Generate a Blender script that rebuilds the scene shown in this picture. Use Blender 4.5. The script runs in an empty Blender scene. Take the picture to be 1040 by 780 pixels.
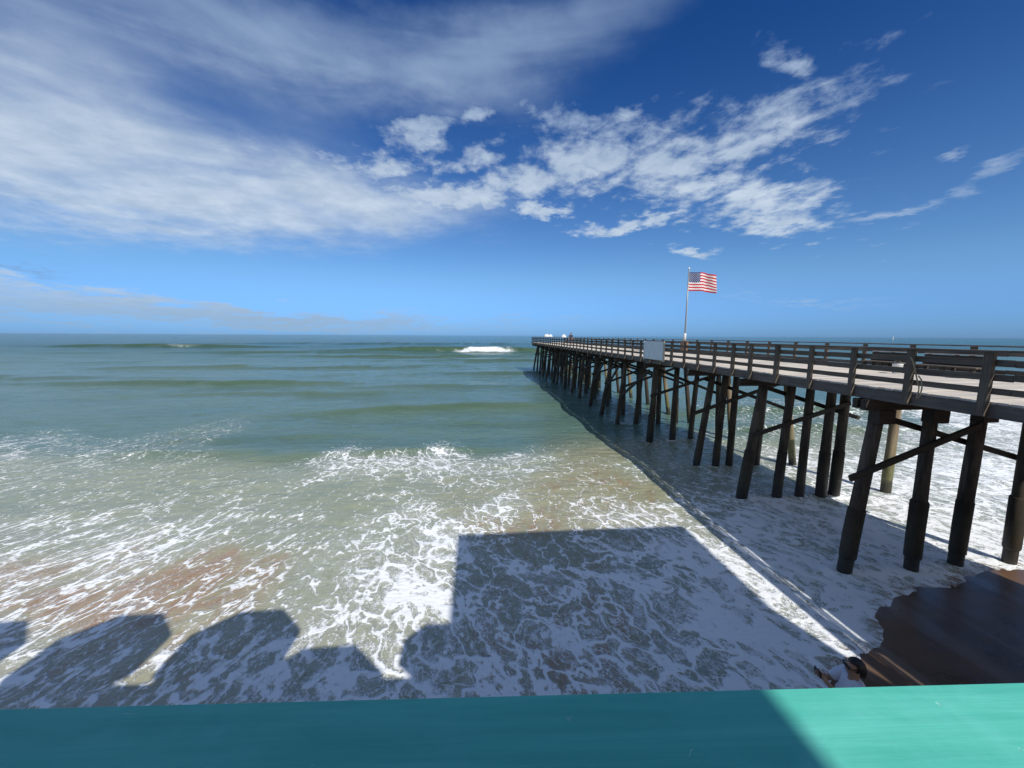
import bpy, bmesh, math, random
import numpy as np
from mathutils import Vector, Matrix
R_ = math.radians
sc = bpy.context.scene
col = sc.collection
random.seed(7)
rng = np.random.default_rng(11)

# ------------------------------------------------------------------ camera, sky, sun, exposure
EYE = 6.8
cam = bpy.data.cameras.new('camera'); cam.sensor_width = 36; cam.lens = 13.53
cam.clip_start = 0.05; cam.clip_end = 60000
co = bpy.data.objects.new('camera', cam); col.objects.link(co); sc.camera = co
P_, Y_, Q_ = R_(7.2), R_(5.1), R_(0.29)
f = Vector((math.sin(Y_)*math.cos(P_), math.cos(Y_)*math.cos(P_), -math.sin(P_)))
r = Vector((math.cos(Y_), -math.sin(Y_), 0)); u = r.cross(f)
r2 = r*math.cos(Q_)+u*math.sin(Q_); u2 = -r*math.sin(Q_)+u*math.cos(Q_)
co.matrix_world = Matrix.Translation((0, 0, EYE)) @ Matrix((r2, u2, -f)).transposed().to_4x4()

SUN = Vector((0.36, -1.05, 1.0)).normalized()
sl = bpy.data.lights.new('sun', 'SUN'); sl.energy = 4.3; sl.angle = R_(0.53); sl.color = (1, .955, .89)
so = bpy.data.objects.new('sun', sl); col.objects.link(so)
so.rotation_euler = SUN.to_track_quat('Z', 'Y').to_euler(); so.location = (0, -20, 40)
sc.view_settings.view_transform = 'Standard'; sc.view_settings.look = 'None'
sc.view_settings.exposure = 0.0; sc.view_settings.gamma = 1
sc.render.engine = 'CYCLES'; sc.cycles.max_bounces = 6; sc.cycles.diffuse_bounces = 3

class NT:
    """small helper for building node trees"""
    def __init__(s, tree): s.t = tree; s.n = tree.nodes; s.l = tree.links
    def new(s, typ, ins=None, **props):
        n = s.n.new(typ)
        for k, v in props.items(): setattr(n, k, v)
        for k, v in (ins or {}).items(): s.put(n.inputs[k], v)
        return n
    def put(s, sock, v):
        if isinstance(v, bpy.types.NodeSocket): s.l.new(v, sock)
        else:
            if isinstance(v, tuple) and len(v) == 3 and sock.type == 'RGBA': v = (*v, 1)
            sock.default_value = v
    def m(s, op, a, b=0.0, c=0.0, clamp=False):
        n = s.n.new('ShaderNodeMath'); n.operation = op; n.use_clamp = clamp
        for i, v in enumerate((a, b, c)): s.put(n.inputs[i], v)
        return n.outputs[0]
    def v(s, op, a, b=(0, 0, 0), scale=None):
        n = s.n.new('ShaderNodeVectorMath'); n.operation = op
        s.put(n.inputs[0], a); s.put(n.inputs[1], b)
        if scale is not None: s.put(n.inputs[3], scale)
        return n.outputs[1] if op in ('LENGTH', 'DOT_PRODUCT') else n.outputs[0]
    def mix(s, f, a, b, mode='MIX'):
        n = s.n.new('ShaderNodeMix'); n.data_type = 'RGBA'; n.blend_type = mode; n.clamp_factor = True
        s.put(n.inputs[0], f); s.put(n.inputs[6], a); s.put(n.inputs[7], b); return n.outputs[2]
    def ss(s, x, lo, hi, a=0.0, b=1.0):
        n = s.n.new('ShaderNodeMapRange'); n.interpolation_type = 'SMOOTHSTEP'
        for i, v in enumerate((x, lo, hi, a, b)): s.put(n.inputs[i], v)
        return n.outputs[0]
    def noise(s, vec, scale, detail=4, rough=.55, dist=0, dim='3D', color=False, lac=2.0):
        n = s.new('ShaderNodeTexNoise', {'Vector': vec, 'Scale': scale, 'Detail': detail, 'Roughness': rough, 'Distortion': dist, 'Lacunarity': lac}, noise_dimensions=dim)
        return n.outputs[1] if color else n.outputs[0]
    def vor(s, vec, scale, feature='DISTANCE_TO_EDGE', rnd=1.0):
        n = s.new('ShaderNodeTexVoronoi', {'Vector': vec, 'Scale': scale, 'Randomness': rnd}, feature=feature)
        return n.outputs['Distance']
    def comb(s, x, y, z=0.0):
        return s.new('ShaderNodeCombineXYZ', {0: x, 1: y, 2: z}).outputs[0]
    def sep(s, v):
        return s.new('ShaderNodeSeparateXYZ', {0: v}).outputs
    def attr(s, name):
        return s.new('ShaderNodeAttribute', attribute_name=name).outputs['Fac']

world = bpy.data.worlds.new('World'); sc.world = world; world.use_nodes = True
W = NT(world.node_tree); W.n.clear()
sky = W.new('ShaderNodeTexSky', sky_type='NISHITA', sun_disc=False,
            sun_elevation=math.asin(SUN.z), sun_rotation=math.atan2(SUN.x, SUN.y),
            altitude=0, air_density=1.0, dust_density=0.35, ozone_density=4.0).outputs[0]
g = W.new('ShaderNodeTexCoord').outputs['Generated']
dx, dy, dz = W.sep(g)
az = W.m('ARCTAN2', dx, dy); el = W.m('ARCSINE', dz)
sky = W.mix(1.0, sky, (0.66, 0.92, 1.16), 'MULTIPLY')
# a polarised-looking deeper blue away from the sun, up high
deep = W.ss(el, -0.02, 0.70)
sky = W.mix(deep, sky, W.mix(1.0, sky, (0.16, 0.45, 0.74), 'MULTIPLY'))
low = W.ss(el, 0.16, 0.0)
sky = W.mix(low, sky, W.mix(1.0, sky, (0.47, 0.70, 1.22), 'MULTIPLY'))
CLOUDS = [(-0.6686,0.2617,0.4029,0.0859,0.014,1.00,0),(-0.7415,0.3336,0.1898,0.1015,0.126,0.80,0),(-0.3454,0.2963,0.3570,0.0672,0.012,0.95,0),(0.0386,0.5746,0.4329,0.0798,0.303,0.62,0),(-0.5029,0.5443,0.3982,0.0711,0.133,0.72,0),(-0.1231,0.5102,0.2649,0.0374,-0.099,0.50,0),(-0.7744,0.3959,0.1607,0.0744,0.426,0.50,0),(-0.0699,0.3222,0.2008,0.0495,-0.009,1.10,1),(-0.2381,0.3762,0.1646,0.0400,0.252,0.80,1),(0.2759,0.4005,0.1466,0.0732,0.087,1.00,1),(0.1348,0.3571,0.1565,0.0568,0.176,1.05,1),(-0.1251,0.4424,0.1049,0.0277,0.301,0.90,1),(0.1802,0.4859,0.1145,0.0306,-0.181,0.80,1),(-0.0088,0.4729,0.0754,0.0208,0.049,0.90,1),(0.0144,0.4142,0.0872,0.0263,0.034,0.80,1),(0.1479,0.2886,0.0793,0.0193,-0.012,1.00,1),(0.3520,0.4689,0.0595,0.0204,-0.117,0.80,1),(0.6229,0.4062,0.1758,0.0618,0.228,0.85,1),(0.4733,0.3898,0.1538,0.0791,-0.147,0.90,1),(0.6335,0.2753,0.1745,0.0527,-0.397,0.95,1),(0.5379,0.3170,0.1696,0.0490,-0.143,0.90,1),(0.3728,0.2624,0.1336,0.0192,0.031,1.10,1),(0.5158,0.1969,0.0539,0.0142,-0.293,1.00,1),(0.6643,0.4975,0.0803,0.0196,-0.466,0.78,1),(0.9471,0.2428,0.0695,0.0153,0.496,0.50,2),(0.8545,0.2190,0.0835,0.0118,0.031,0.50,2),(0.9071,0.2748,0.0222,0.0094,0.086,0.50,2),(0.8218,0.3566,0.0773,0.0075,-0.298,0.30,2),(0.8035,0.2777,0.0544,0.0082,-0.227,0.30,2),(0.8883,0.3961,0.0761,0.0069,-0.295,0.28,2),(-0.7833,0.2209,0.0454,0.0106,-0.277,0.80,2),(-0.6996,0.1904,0.0706,0.0083,0.055,0.60,2),(-0.6350,0.0316,0.4902,0.0263,-0.036,0.90,0),(-0.7679,0.0623,0.2027,0.0163,-0.080,0.70,0),(-0.0125,0.0309,0.6291,0.0149,0.008,0.50,0),(0.7010,0.0692,0.2877,0.0101,-0.083,0.40,2),(-0.8053,0.0956,0.0480,0.0062,0.018,0.25,3)]
plane = W.comb(W.m('DIVIDE', dx, W.m('ADD', dz, .12)), W.m('DIVIDE', dy, W.m('ADD', dz, .12)))
ang = W.comb(W.m('MULTIPLY', az, W.m('COSINE', el)), el)
wv = W.v('SUBTRACT', W.noise(plane, 1.6, 5, .6, color=True), (.5, .5, .5))
wv2 = W.v('SUBTRACT', W.noise(plane, 7.0, 5, .65, color=True), (.5, .5, .5))
warped = W.v('ADD', ang, W.v('ADD', W.v('SCALE', wv, scale=.13), W.v('SCALE', wv2, scale=.05)))
sums = {0: None, 1: None, 2: None, 3: None}
for (a0, e0, rx, ry, an, st, kind) in CLOUDS:
    p = W.v('SUBTRACT', warped, (a0*math.cos(e0), e0, 0.0))
    # the azimuth is scaled by cos(el) at each point, a small shear that only bends the blobs
    ca, sa = math.cos(an), math.sin(an)
    qx = W.v('DOT_PRODUCT', p, (ca/rx, sa/rx, 0.0)); qy = W.v('DOT_PRODUCT', p, (-sa/ry, ca/ry, 0.0))
    d2 = W.m('ADD', W.m('MULTIPLY', qx, qx), W.m('MULTIPLY', qy, qy))
    b = W.m('MULTIPLY', W.m('EXPONENT', W.m('MULTIPLY', d2, -1.0)), st)
    sums[kind] = b if sums[kind] is None else W.m('MAXIMUM', sums[kind], b) if kind else W.m('SUBTRACT', W.m('ADD', sums[kind], b), W.m('MULTIPLY', sums[kind], b))
st_vec = W.new('ShaderNodeMapping', {'Vector': ang, 'Rotation': (0, 0, R_(14)), 'Scale': (1.6, 6.5, 1)}).outputs[0]
fib = W.noise(st_vec, 1.5, 5, .5, .8)
veil = W.m('MULTIPLY', sums[0], W.ss(fib, .25, .70, .58, 1.12))
veil = W.m('MULTIPLY', veil, W.ss(W.noise(plane, 3.0, 6, .6), .3, .6, .88, 1.05))
puff_n = W.noise(W.new('ShaderNodeMapping', {'Vector': plane, 'Scale': (.9, .75, 1)}).outputs[0], 9.5, 7, .62, .15)
puff = W.ss(W.m('ADD', W.m('MULTIPLY', sums[1], .95), W.m('MULTIPLY', puff_n, 1.9)), 1.22, 1.95)
wisp_n = W.noise(W.new('ShaderNodeMapping', {'Vector': ang, 'Rotation': (0, 0, R_(-12)), 'Scale': (5, 26, 1)}).outputs[0], 1.4, 7, .62, .6)
wisp = W.m('MULTIPLY', W.ss(W.m('ADD', sums[2], wisp_n), .72, 1.45), .85)
cloud = W.m('MAXIMUM', W.m('MULTIPLY', W.ss(veil, .08, .95), .88), W.m('MAXIMUM', W.m('MULTIPLY', puff, .9), wisp), clamp=True)
bright = W.ss(W.noise(plane, 5.0, 6, .6), .3, .75)
ccol = W.mix(bright, (4.6, 5.7, 7.1), (6.5, 7.5, 8.6))
ccol = W.mix(W.ss(el, .28, .62), ccol, (2.7, 3.9, 5.9))
ccol = W.mix(W.ss(el, .12, .02), ccol, (3.1, 4.4, 6.0))
final = W.mix(cloud, sky, ccol)
# unseen overcast added behind the camera to fill the shade with neutral light
rear = W.m('MULTIPLY', W.ss(dy, .05, -.45), W.m('MULTIPLY', W.ss(el, -.02, .15), W.ss(W.noise(plane, 1.2, 3, .55), .25, .6, .55, .9)))
final = W.mix(rear, final, (4.5, 5.3, 6.3))
final = W.mix(W.m('MULTIPLY', sums[3], 1.4), final, (2.0, 2.9, 4.4))
bg = W.new('ShaderNodeBackground', {'Color': final, 'Strength': 0.10})
W.l.new(bg.outputs[0], W.new('ShaderNodeOutputWorld').inputs[0])

# ------------------------------------------------------------------ helpers
def tag(o, label=None, cat=None, group=None, kind=None):
    if label: o['label'] = label
    if cat: o['category'] = cat
    if group: o['group'] = group
    if kind: o['kind'] = kind
    return o
def empty(name, loc=(0, 0, 0), rz=0):
    o = bpy.data.objects.new(name, None); col.objects.link(o); o.location = loc; o.rotation_euler.z = rz
    o.empty_display_size = .3
    return o
class MB:
    def __init__(s): s.v = []; s.f = []
    def add(s, vs, fs):
        k = len(s.v); s.v += [tuple(p) for p in vs]; s.f += [tuple(i+k for i in q) for q in fs]; return s
    def box(s, x0, x1, y0, y1, z0, z1):
        vs = [(x, y, z) for z in (z0, z1) for y in (y0, y1) for x in (x0, x1)]
        return s.add(vs, [(0, 2, 3, 1), (4, 5, 7, 6), (0, 1, 5, 4), (1, 3, 7, 5), (3, 2, 6, 7), (2, 0, 4, 6)])
    def beam(s, p, q, w, h, up=(0, 0, 1)):
        p, q = Vector(p), Vector(q); d = (q-p).normalized(); up = Vector(up)
        a = d.cross(up).normalized()*w/2; b = a.cross(d).normalized()*h/2
        vs = [e+i*a+j*b for e in (p, q) for (i, j) in ((-1, -1), (1, -1), (1, 1), (-1, 1))]
        return s.add(vs, [(0, 1, 2, 3), (7, 6, 5, 4), (0, 4, 5, 1), (1, 5, 6, 2), (2, 6, 7, 3), (3, 7, 4, 0)])
    def tube(s, pts, rad, n=12, jit=0.0):
        pts = [Vector(p) for p in pts]; rings = []
        for i, p in enumerate(pts):
            d = (pts[min(i+1, len(pts)-1)]-pts[max(i-1, 0)]).normalized()
            a = d.cross(Vector((0, 1, 0.013))).normalized(); b = d.cross(a).normalized()
            rr = rad[i] if hasattr(rad, '__len__') else rad
            rings.append([p+(a*math.cos(t)+b*math.sin(t))*rr*(1+random.uniform(-jit, jit)) for t in [2*math.pi*k/n for k in range(n)]])
        vs = [v for rg in rings for v in rg]; fs = []
        for i in range(len(pts)-1):
            for k in range(n):
                fs.append((i*n+k, i*n+(k+1) % n, (i+1)*n+(k+1) % n, (i+1)*n+k))
        fs.append(tuple(range(n-1, -1, -1))); fs.append(tuple((len(pts)-1)*n+k for k in range(n)))
        return s.add(vs, fs)
    def build(s, name, mat, parent=None, smooth=False, bevel=0.0):
        me = bpy.data.meshes.new(name); me.from_pydata(s.v, [], s.f)
        bm = bmesh.new(); bm.from_mesh(me)
        if bevel: bmesh.ops.bevel(bm, geom=bm.edges[:], offset=bevel, segments=1, affect='EDGES', profile=.5)
        bmesh.ops.recalc_face_normals(bm, faces=bm.faces); bm.to_mesh(me); bm.free()
        if smooth: me.polygons.foreach_set('use_smooth', [True]*len(me.polygons))
        me.materials.append(mat)
        o = bpy.data.objects.new(name, me); col.objects.link(o)
        if parent is not None: o.parent = parent
        return o
def grid_mesh(name, X, Y, Z, mat, attrs=None):
    nr, nc = X.shape
    me = bpy.data.meshes.new(name)
    co_ = np.stack([X, Y, Z], -1).reshape(-1, 3).astype(np.float32)
    idx = np.arange(nr*nc).reshape(nr, nc)
    q = np.stack([idx[:-1, :-1], idx[:-1, 1:], idx[1:, 1:], idx[1:, :-1]], -1).reshape(-1, 4).astype(np.int32)
    me.vertices.add(len(co_)); me.vertices.foreach_set('co', co_.ravel())
    me.loops.add(q.size); me.loops.foreach_set('vertex_index', q.ravel())
    me.polygons.add(len(q)); me.polygons.foreach_set('loop_start', np.arange(0, q.size, 4, dtype=np.int32))
    me.polygons.foreach_set('use_smooth', np.ones(len(q), dtype=bool))
    me.update(calc_edges=True)
    for k, a in (attrs or {}).items():
        at = me.attributes.new(k, 'FLOAT', 'POINT'); at.data.foreach_set('value', a.reshape(-1).astype(np.float32))
    me.materials.append(mat)
    o = bpy.data.objects.new(name, me); col.objects.link(o)
    return o
def mat_new(name):
    m = bpy.data.materials.new(name); m.use_nodes = True; t = NT(m.node_tree); t.n.clear()
    out = t.new('ShaderNodeOutputMaterial'); b = t.new('ShaderNodeBsdfPrincipled'); t.l.new(b.outputs[0], out.inputs[0])
    return m, t, b
def simple(name, c, rough=.6, var=.15, scale=6, metal=0.0, bump=.1):
    m, t, b = mat_new(name); p = t.new('ShaderNodeTexCoord').outputs['Object']
    n = t.noise(p, scale, 5, .6)
    t.put(b.inputs['Base Color'], t.mix(t.ss(n, .3, .7), tuple(x*(1-var) for x in c), tuple(min(1, x*(1+var)) for x in c)))
    b.inputs['Roughness'].default_value = rough; b.inputs['Metallic'].default_value = metal
    bp = t.new('ShaderNodeBump', {'Height': n, 'Strength': bump, 'Distance': .01}); t.l.new(bp.outputs[0], b.inputs['Normal'])
    return m
def wood(name, dark, light, axis='Y', scale=9, rough=.85, board=None, paint=None):
    m, t, b = mat_new(name); p = t.new('ShaderNodeTexCoord').outputs['Object']
    s = {'X': (.06, 1, 1), 'Y': (1, .06, 1), 'Z': (1, 1, .06)}[axis]
    q = t.v('MULTIPLY', p, s)
    n = t.noise(q, scale*2.2, 6, .62, .3); n2 = t.noise(p, 1.3, 4, .6); n3 = t.noise(q, scale*9, 4, .6)
    fac = t.m('ADD', t.m('MULTIPLY', n, .55), t.m('ADD', t.m('MULTIPLY', n2, .3), t.m('MULTIPLY', n3, .2)))
    c = t.mix(t.ss(fac, .34, .70), dark, light)
    if board:
        ax, wd = board
        k = t.m('FLOOR', t.m('DIVIDE', t.sep(p)[ax], wd))
        rn = t.new('ShaderNodeTexWhiteNoise', {'W': k}, noise_dimensions='1D').outputs[0]
        c = t.mix(1.0, c, t.mix(rn, (.74, .74, .76), (1.12, 1.08, 1.0)), 'MULTIPLY')
    t.put(b.inputs['Base Color'], c); b.inputs['Roughness'].default_value = rough
    bp = t.new('ShaderNodeBump', {'Height': t.m('ADD', n, t.m('MULTIPLY', n3, .5)), 'Strength': .45, 'Distance': .008})
    t.l.new(bp.outputs[0], b.inputs['Normal'])
    return m

# ------------------------------------------------------------------ water
def fbm2(X, Y, sc_, octs=4, seed=0, lac=2.03, gain=.5):
    """cheap value noise on arrays, range about -1..1"""
    out = np.zeros_like(X); amp = 1.0; tot = 0.0
    tab = np.random.default_rng(100+seed).uniform(-1, 1, (256, 256))
    for o in range(octs):
        x = X*sc_+17.3*o; y = Y*sc_-9.1*o
        xi = np.floor(x).astype(np.int64); yi = np.floor(y).astype(np.int64); fx = x-xi; fy = y-yi
        fx = fx*fx*(3-2*fx); fy = fy*fy*(3-2*fy)
        g_ = lambda a, b: tab[a % 256, b % 256]
        v = (g_(xi, yi)*(1-fx)+g_(xi+1, yi)*fx)*(1-fy)+(g_(xi, yi+1)*(1-fx)+g_(xi+1, yi+1)*fx)*fy
        out += v*amp; tot += amp; amp *= gain; sc_ *= lac
    return out/tot
def sstep(x, a, b):
    t = np.clip((x-a)/(b-a), 0, 1); return t*t*(3-2*t)
SX = [-400, -14, 0, 4, 5.5, 7.12, 8.03, 8.45, 9.1, 9.71, 10.6, 12.03, 12.85, 14.9, 16.5, 30, 400]
SY = [4.0, 4.0, 4.3, 4.7, 5.4, 6.3, 6.75, 6.82, 7.14, 7.77, 8.26, 8.61, 8.66, 9.35, 9.52, 11, 12]
def shore(X): return np.interp(X, SX, SY)
def sand_z(X, Y):
    d = Y-shore(X)
    z = np.where(d > 0, -.045*d, -.05*d)
    z = np.maximum(z, -4.0); z = np.minimum(z, 3.2)
    z += .012*fbm2(X, Y, .9, 3, 3)*sstep(np.abs(d), 0, .6) + .003*fbm2(X, Y*.8, 1.3, 3, 5) + .006*fbm2(X, Y, 5.0, 3, 6)
    return z

xs = np.concatenate([-16-np.cumsum(.08*1.045**np.arange(1, 181))[::-1], np.arange(-16, 20, .08), 20+np.cumsum(.08*1.045**np.arange(1, 181))])
ysl = [3.0]
while ysl[-1] < 25: ysl.append(ysl[-1]+.08)
while ysl[-1] < 260: ysl.append(ysl[-1]+max(.08, .0085*(ysl[-1]-15)))
while ysl[-1] < 14000: ysl.append(ysl[-1]*1.035)
X, Y = np.meshgrid(xs, np.array(ysl))
xs_scale = np.ones_like(X)
# long rows of swell, each: y of the crest at x = 0, skew, centre x, half length, height, front width, back width
SWELL = [(36.2, .10, -3.0, 12, .42, .9, 3.2), (29.5, -.04, 2.0, 9, .16, .8, 2.4), (55.0, -.02, -38, 24, .55, 1.2, 4.0), (50.0, .02, -5, 16, .30, 1.2, 4.0),
         (46.0, .03, -24, 14, .34, 1.1, 3.0), (22.3, .03, -5.5, 6.5, .26, .55, 2.2), (23.2, -.05, -16, 5, .20, .6, 2.0), (26.5, .12, -15, 7, .22, .8, 2.5),
         (166, .0, -6, 52, 1.9, 3.0, 9.0), (218, -.02, -165, 55, 1.5, 4.0, 12), (150, .05, -70, 40, .6, 3, 8), (105, -.03, 20, 40, .5, 2.2, 7), (84, .04, -40, 36, .42, 2, 6),
         (70, .02, 12, 22, .45, 1.6, 5), (125, .02, -20, 50, .5, 2.5, 8), (64, -.03, -75, 30, .4, 1.6, 5), (300, .02, -50, 160, 1.0, 6, 16), (26, .02, 24, 7, .5, .8, 2.5), (33, -.02, 30, 12, .45, .9, 3)]
Z = np.zeros_like(X); CR = np.zeros_like(X)
wob = fbm2(X, Y*.2, .12, 3, 8)
for (y0, sk, xc, hx, am, wf, wb) in SWELL:
    t = Y-(y0+sk*(X-xc)+wob*wf*2.2)
    e = np.exp(-(np.abs(X-xc)/hx)**3)
    pr = np.where(t < 0, np.exp(-(t/wf)**2), np.exp(-(t/wb)**2))
    Z += am*e*pr
    CR = np.maximum(CR, e*np.exp(-((t+wf*.8)/(wf*.9))**2)*min(1, am*2.2))
offs = sstep(Y, 9, 26)
for k in range(26):
    lam = 1.1*1.16**k; th = rng.normal(0, .45)
    if lam > 40: break
    kx, ky = math.sin(th)*2*math.pi/lam, math.cos(th)*2*math.pi/lam
    fade = sstep(np.full_like(Y, lam)/np.maximum(.02*Y, .15), 1.0, 4.0)
    Z += (.0058*lam**.72)*offs*fade*np.sin(kx*X+ky*Y+rng.uniform(0, 6.28)+1.5*wob)*(0.65+.6*fbm2(X, Y, .05, 2, 20+k % 5))
Z += .04*fbm2(X, Y, .45, 4, 2)*sstep(Y, 6, 14) + .05*fbm2(X*.8, Y*1.6, .8, 4, 12)*sstep(Y, 9, 15)
Z += .006*fbm2(X, Y, 1.4, 3, 4)
# ---- measured foam cover, sand in the water and streakiness at points of the shore
FOAM = [(-36.03,31.82,0.00,0.00,1.0),(-25.11,31.09,0.00,0.00,1.0),(-14.00,30.35,0.00,0.00,1.0),(-2.71,29.60,0.00,0.00,0.0),(5.69,29.04,0.00,0.00,0.0),(12.58,30.38,0.00,0.00,0.0),(-31.94,46.44,0.00,0.00,0.0),(-4.86,54.08,0.00,0.00,0.0),(-28.10,24.62,0.34,0.00,1.0),(-22.07,21.70,0.30,0.00,1.0),(-21.33,23.00,0.28,0.00,1.0),(-15.93,21.24,0.16,0.00,1.0),(-19.31,27.71,0.14,0.12,1.0),(-13.91,23.81,0.05,0.00,1.0),(-10.70,22.98,0.00,0.00,0.5),(-5.09,23.17,0.00,0.00,0.0),(0.87,23.38,0.00,0.00,0.0),(7.16,23.38,0.08,0.20,0.0),(-21.13,18.29,0.26,0.00,1.0),(-16.32,17.38,0.20,0.00,1.0),(-12.13,17.06,0.22,0.00,1.0),(-8.73,18.55,0.30,0.00,0.8),(-7.53,20.31,0.62,0.00,0.2),(-4.51,20.40,0.56,0.00,0.0),(-1.92,20.54,0.62,0.00,0.0),(1.80,19.94,0.42,0.00,0.0),(-3.79,16.97,0.30,0.00,0.2),(-0.26,16.15,0.27,0.30,0.0),(3.17,15.89,0.20,0.50,0.0),(6.14,16.80,0.20,0.60,0.0),(7.48,15.56,0.15,0.55,0.0),(-6.26,15.62,0.25,0.00,0.5),(7.71,21.26,0.10,0.45,0.0),(-16.43,14.03,0.42,0.10,1.0),(-13.09,13.76,0.50,0.10,1.0),(-9.72,13.50,0.48,0.10,1.0),(-6.67,13.97,0.40,0.00,0.8),(-3.02,13.31,0.60,0.10,0.3),(-1.18,12.17,0.72,0.10,0.0),(0.93,14.60,0.55,0.20,0.0),(4.34,13.90,0.46,0.50,0.0),(1.89,12.93,0.30,0.75,0.0),(0.47,12.69,0.40,0.70,0.0),(5.92,12.98,0.60,0.40,0.0),(-13.18,11.07,0.52,0.95,1.0),(-11.16,11.60,0.58,0.60,1.0),(-7.95,10.87,0.42,1.00,1.0),(-6.17,10.51,0.38,0.80,1.0),(-4.73,10.84,0.50,0.10,0.5),(-2.91,10.24,0.70,0.10,0.1),(-1.23,9.69,0.76,0.20,0.0),(-10.72,10.08,0.48,1.10,1.0),(-8.72,9.91,0.46,1.10,1.0),(0.95,10.38,0.58,0.50,0.0),(3.24,10.20,0.56,0.50,0.0),(4.48,9.64,0.72,0.10,0.0),(6.67,10.95,0.90,0.00,0.0),(6.96,9.02,0.86,0.00,0.0),(8.29,8.91,0.93,0.00,0.0),(8.93,8.11,0.92,0.00,0.0),(2.87,8.96,0.64,0.70,0.0),(2.29,11.31,0.52,0.40,0.0),(-9.72,7.93,0.70,0.50,0.6),(-7.74,7.77,0.66,0.60,0.6),(-5.92,7.86,0.62,0.60,0.6),(-3.75,7.44,0.70,0.30,0.4),(-1.75,7.27,0.74,0.20,0.2),(0.26,7.10,0.70,0.70,0.0),(2.27,6.93,0.68,0.80,0.0),(4.29,6.77,0.85,0.10,0.0),(6.32,6.60,0.88,0.00,0.0),(3.50,7.90,0.66,0.70,0.0),(9.43,11.98,0.84,0.00,0.0),(8.67,14.46,0.60,0.00,0.0),(8.57,17.93,0.30,0.00,0.0),(10.84,19.27,0.30,0.00,0.0),(11.40,12.55,0.86,0.00,0.0),(13.61,10.99,0.95,0.00,0.0),(13.36,8.92,0.92,0.00,0.0),(19.84,16.40,0.82,0.00,0.3),(26.60,17.31,0.86,0.00,0.3),(31.01,22.90,0.72,0.00,0.3),(24.08,14.29,0.90,0.00,0.3),(28.33,25.89,0.25,0.00,0.0),(21.90,24.86,0.30,0.00,0.0),(18.38,18.71,0.70,0.00,0.0),(19.08,25.06,0.20,0.00,0.0),(14.76,22.84,0.20,0.00,0.0),(15.76,28.36,0.00,0.00,0.0),(34.31,28.96,0.30,0.00,0.0),(43.80,30.42,0.80,0.00,0.0),(39.04,23.68,0.80,0.00,0.0),(45.56,42.14,0.00,0.00,0.0),(59.58,39.81,0.20,0.00,0.0),(38.09,66.21,0.00,0.00,0.0),(20.08,66.90,0.00,0.00,0.0),(-78.84,70.70,0.00,0.00,0.0),(-11.01,9.10,0.66,0.60,1.0),(12.24,9.01,0.90,0.00,0.0),(9.02,7.45,0.90,0.00,0.0),(17.28,10.11,0.90,0.00,0.0)]
den = np.zeros_like(X); tan = np.zeros_like(X); stk = np.zeros_like(X); wt = np.zeros_like(X)
for (fx, fy, d_, t_, s_) in FOAM:
    sc1 = 1/(.06*fy+.25)
    w = 1/(((X-fx)*sc1)**2+((Y-fy)*sc1*.8)**2+.25)**2.2
    den += w*d_; tan += w*t_; stk += w*s_; wt += w
den /= wt; tan /= wt; stk /= wt
far = sstep(Y, 34, 44)
den *= 1-far
# ragged outer limit of the foam zone and the broken wave far out
den = np.maximum(den, .95*np.clip(np.exp(-(np.abs(X-3)/13)**4)+.35*fbm2(X, Y, .25, 3, 14), 0, 1)*(np.abs(X-3) < 22)*sstep(-(Y-(166+3*fbm2(X, Y, .3, 3, 9))), 0, 1.5)*sstep(Y, 158, 160.5))
den = np.maximum(den, .34*np.exp(-(np.abs(X+155)/12)**4)*np.exp(-((Y-215)/3)**2))
edge = sstep(-(Y-shore(X)), -.9, .0)
den = np.maximum(den, .97*edge)
lip = np.exp(-((Y-shore(X)-.05)/.30)**2)*(X > 5)
den = den*(1-.28*lip); tan = np.maximum(tan, 1.2*lip)
for (qx, qy) in [(10.5, 9.55), (12.72, 9.55), (14.31, 9.55), (16.08, 9.55), (10.95, 14.6), (12.6, 14.6), (13.66, 14.6), (14.63, 14.6), (15.25, 14.6), (17.85, 14.6), (11.19, 18.5), (12.33, 18.5), (13.17, 18.5), (14.64, 18.5), (11, 23.5), (12.6, 23.5), (14.1, 23.5), (11, 28.7), (12.6, 28.7)]:
    rr0 = np.hypot(X-qx, (Y-qy-.1)); ring = np.exp(-((rr0-.27)/.14)**2)
    den = np.maximum(den, .95*ring*(.6+.6*fbm2(X, Y, 3.0, 2, 7))); Z += .035*ring*(1+fbm2(X, Y, 4.0, 2, 7))
deepc = sstep(Y+2.2*fbm2(X, Y, .18, 4, 6)-.10*np.maximum(X, 0)+1.8*np.exp(-((X+9)/6)**2), 20.0, 25.0)
deepc = np.maximum(deepc*.999, 0)

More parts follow.
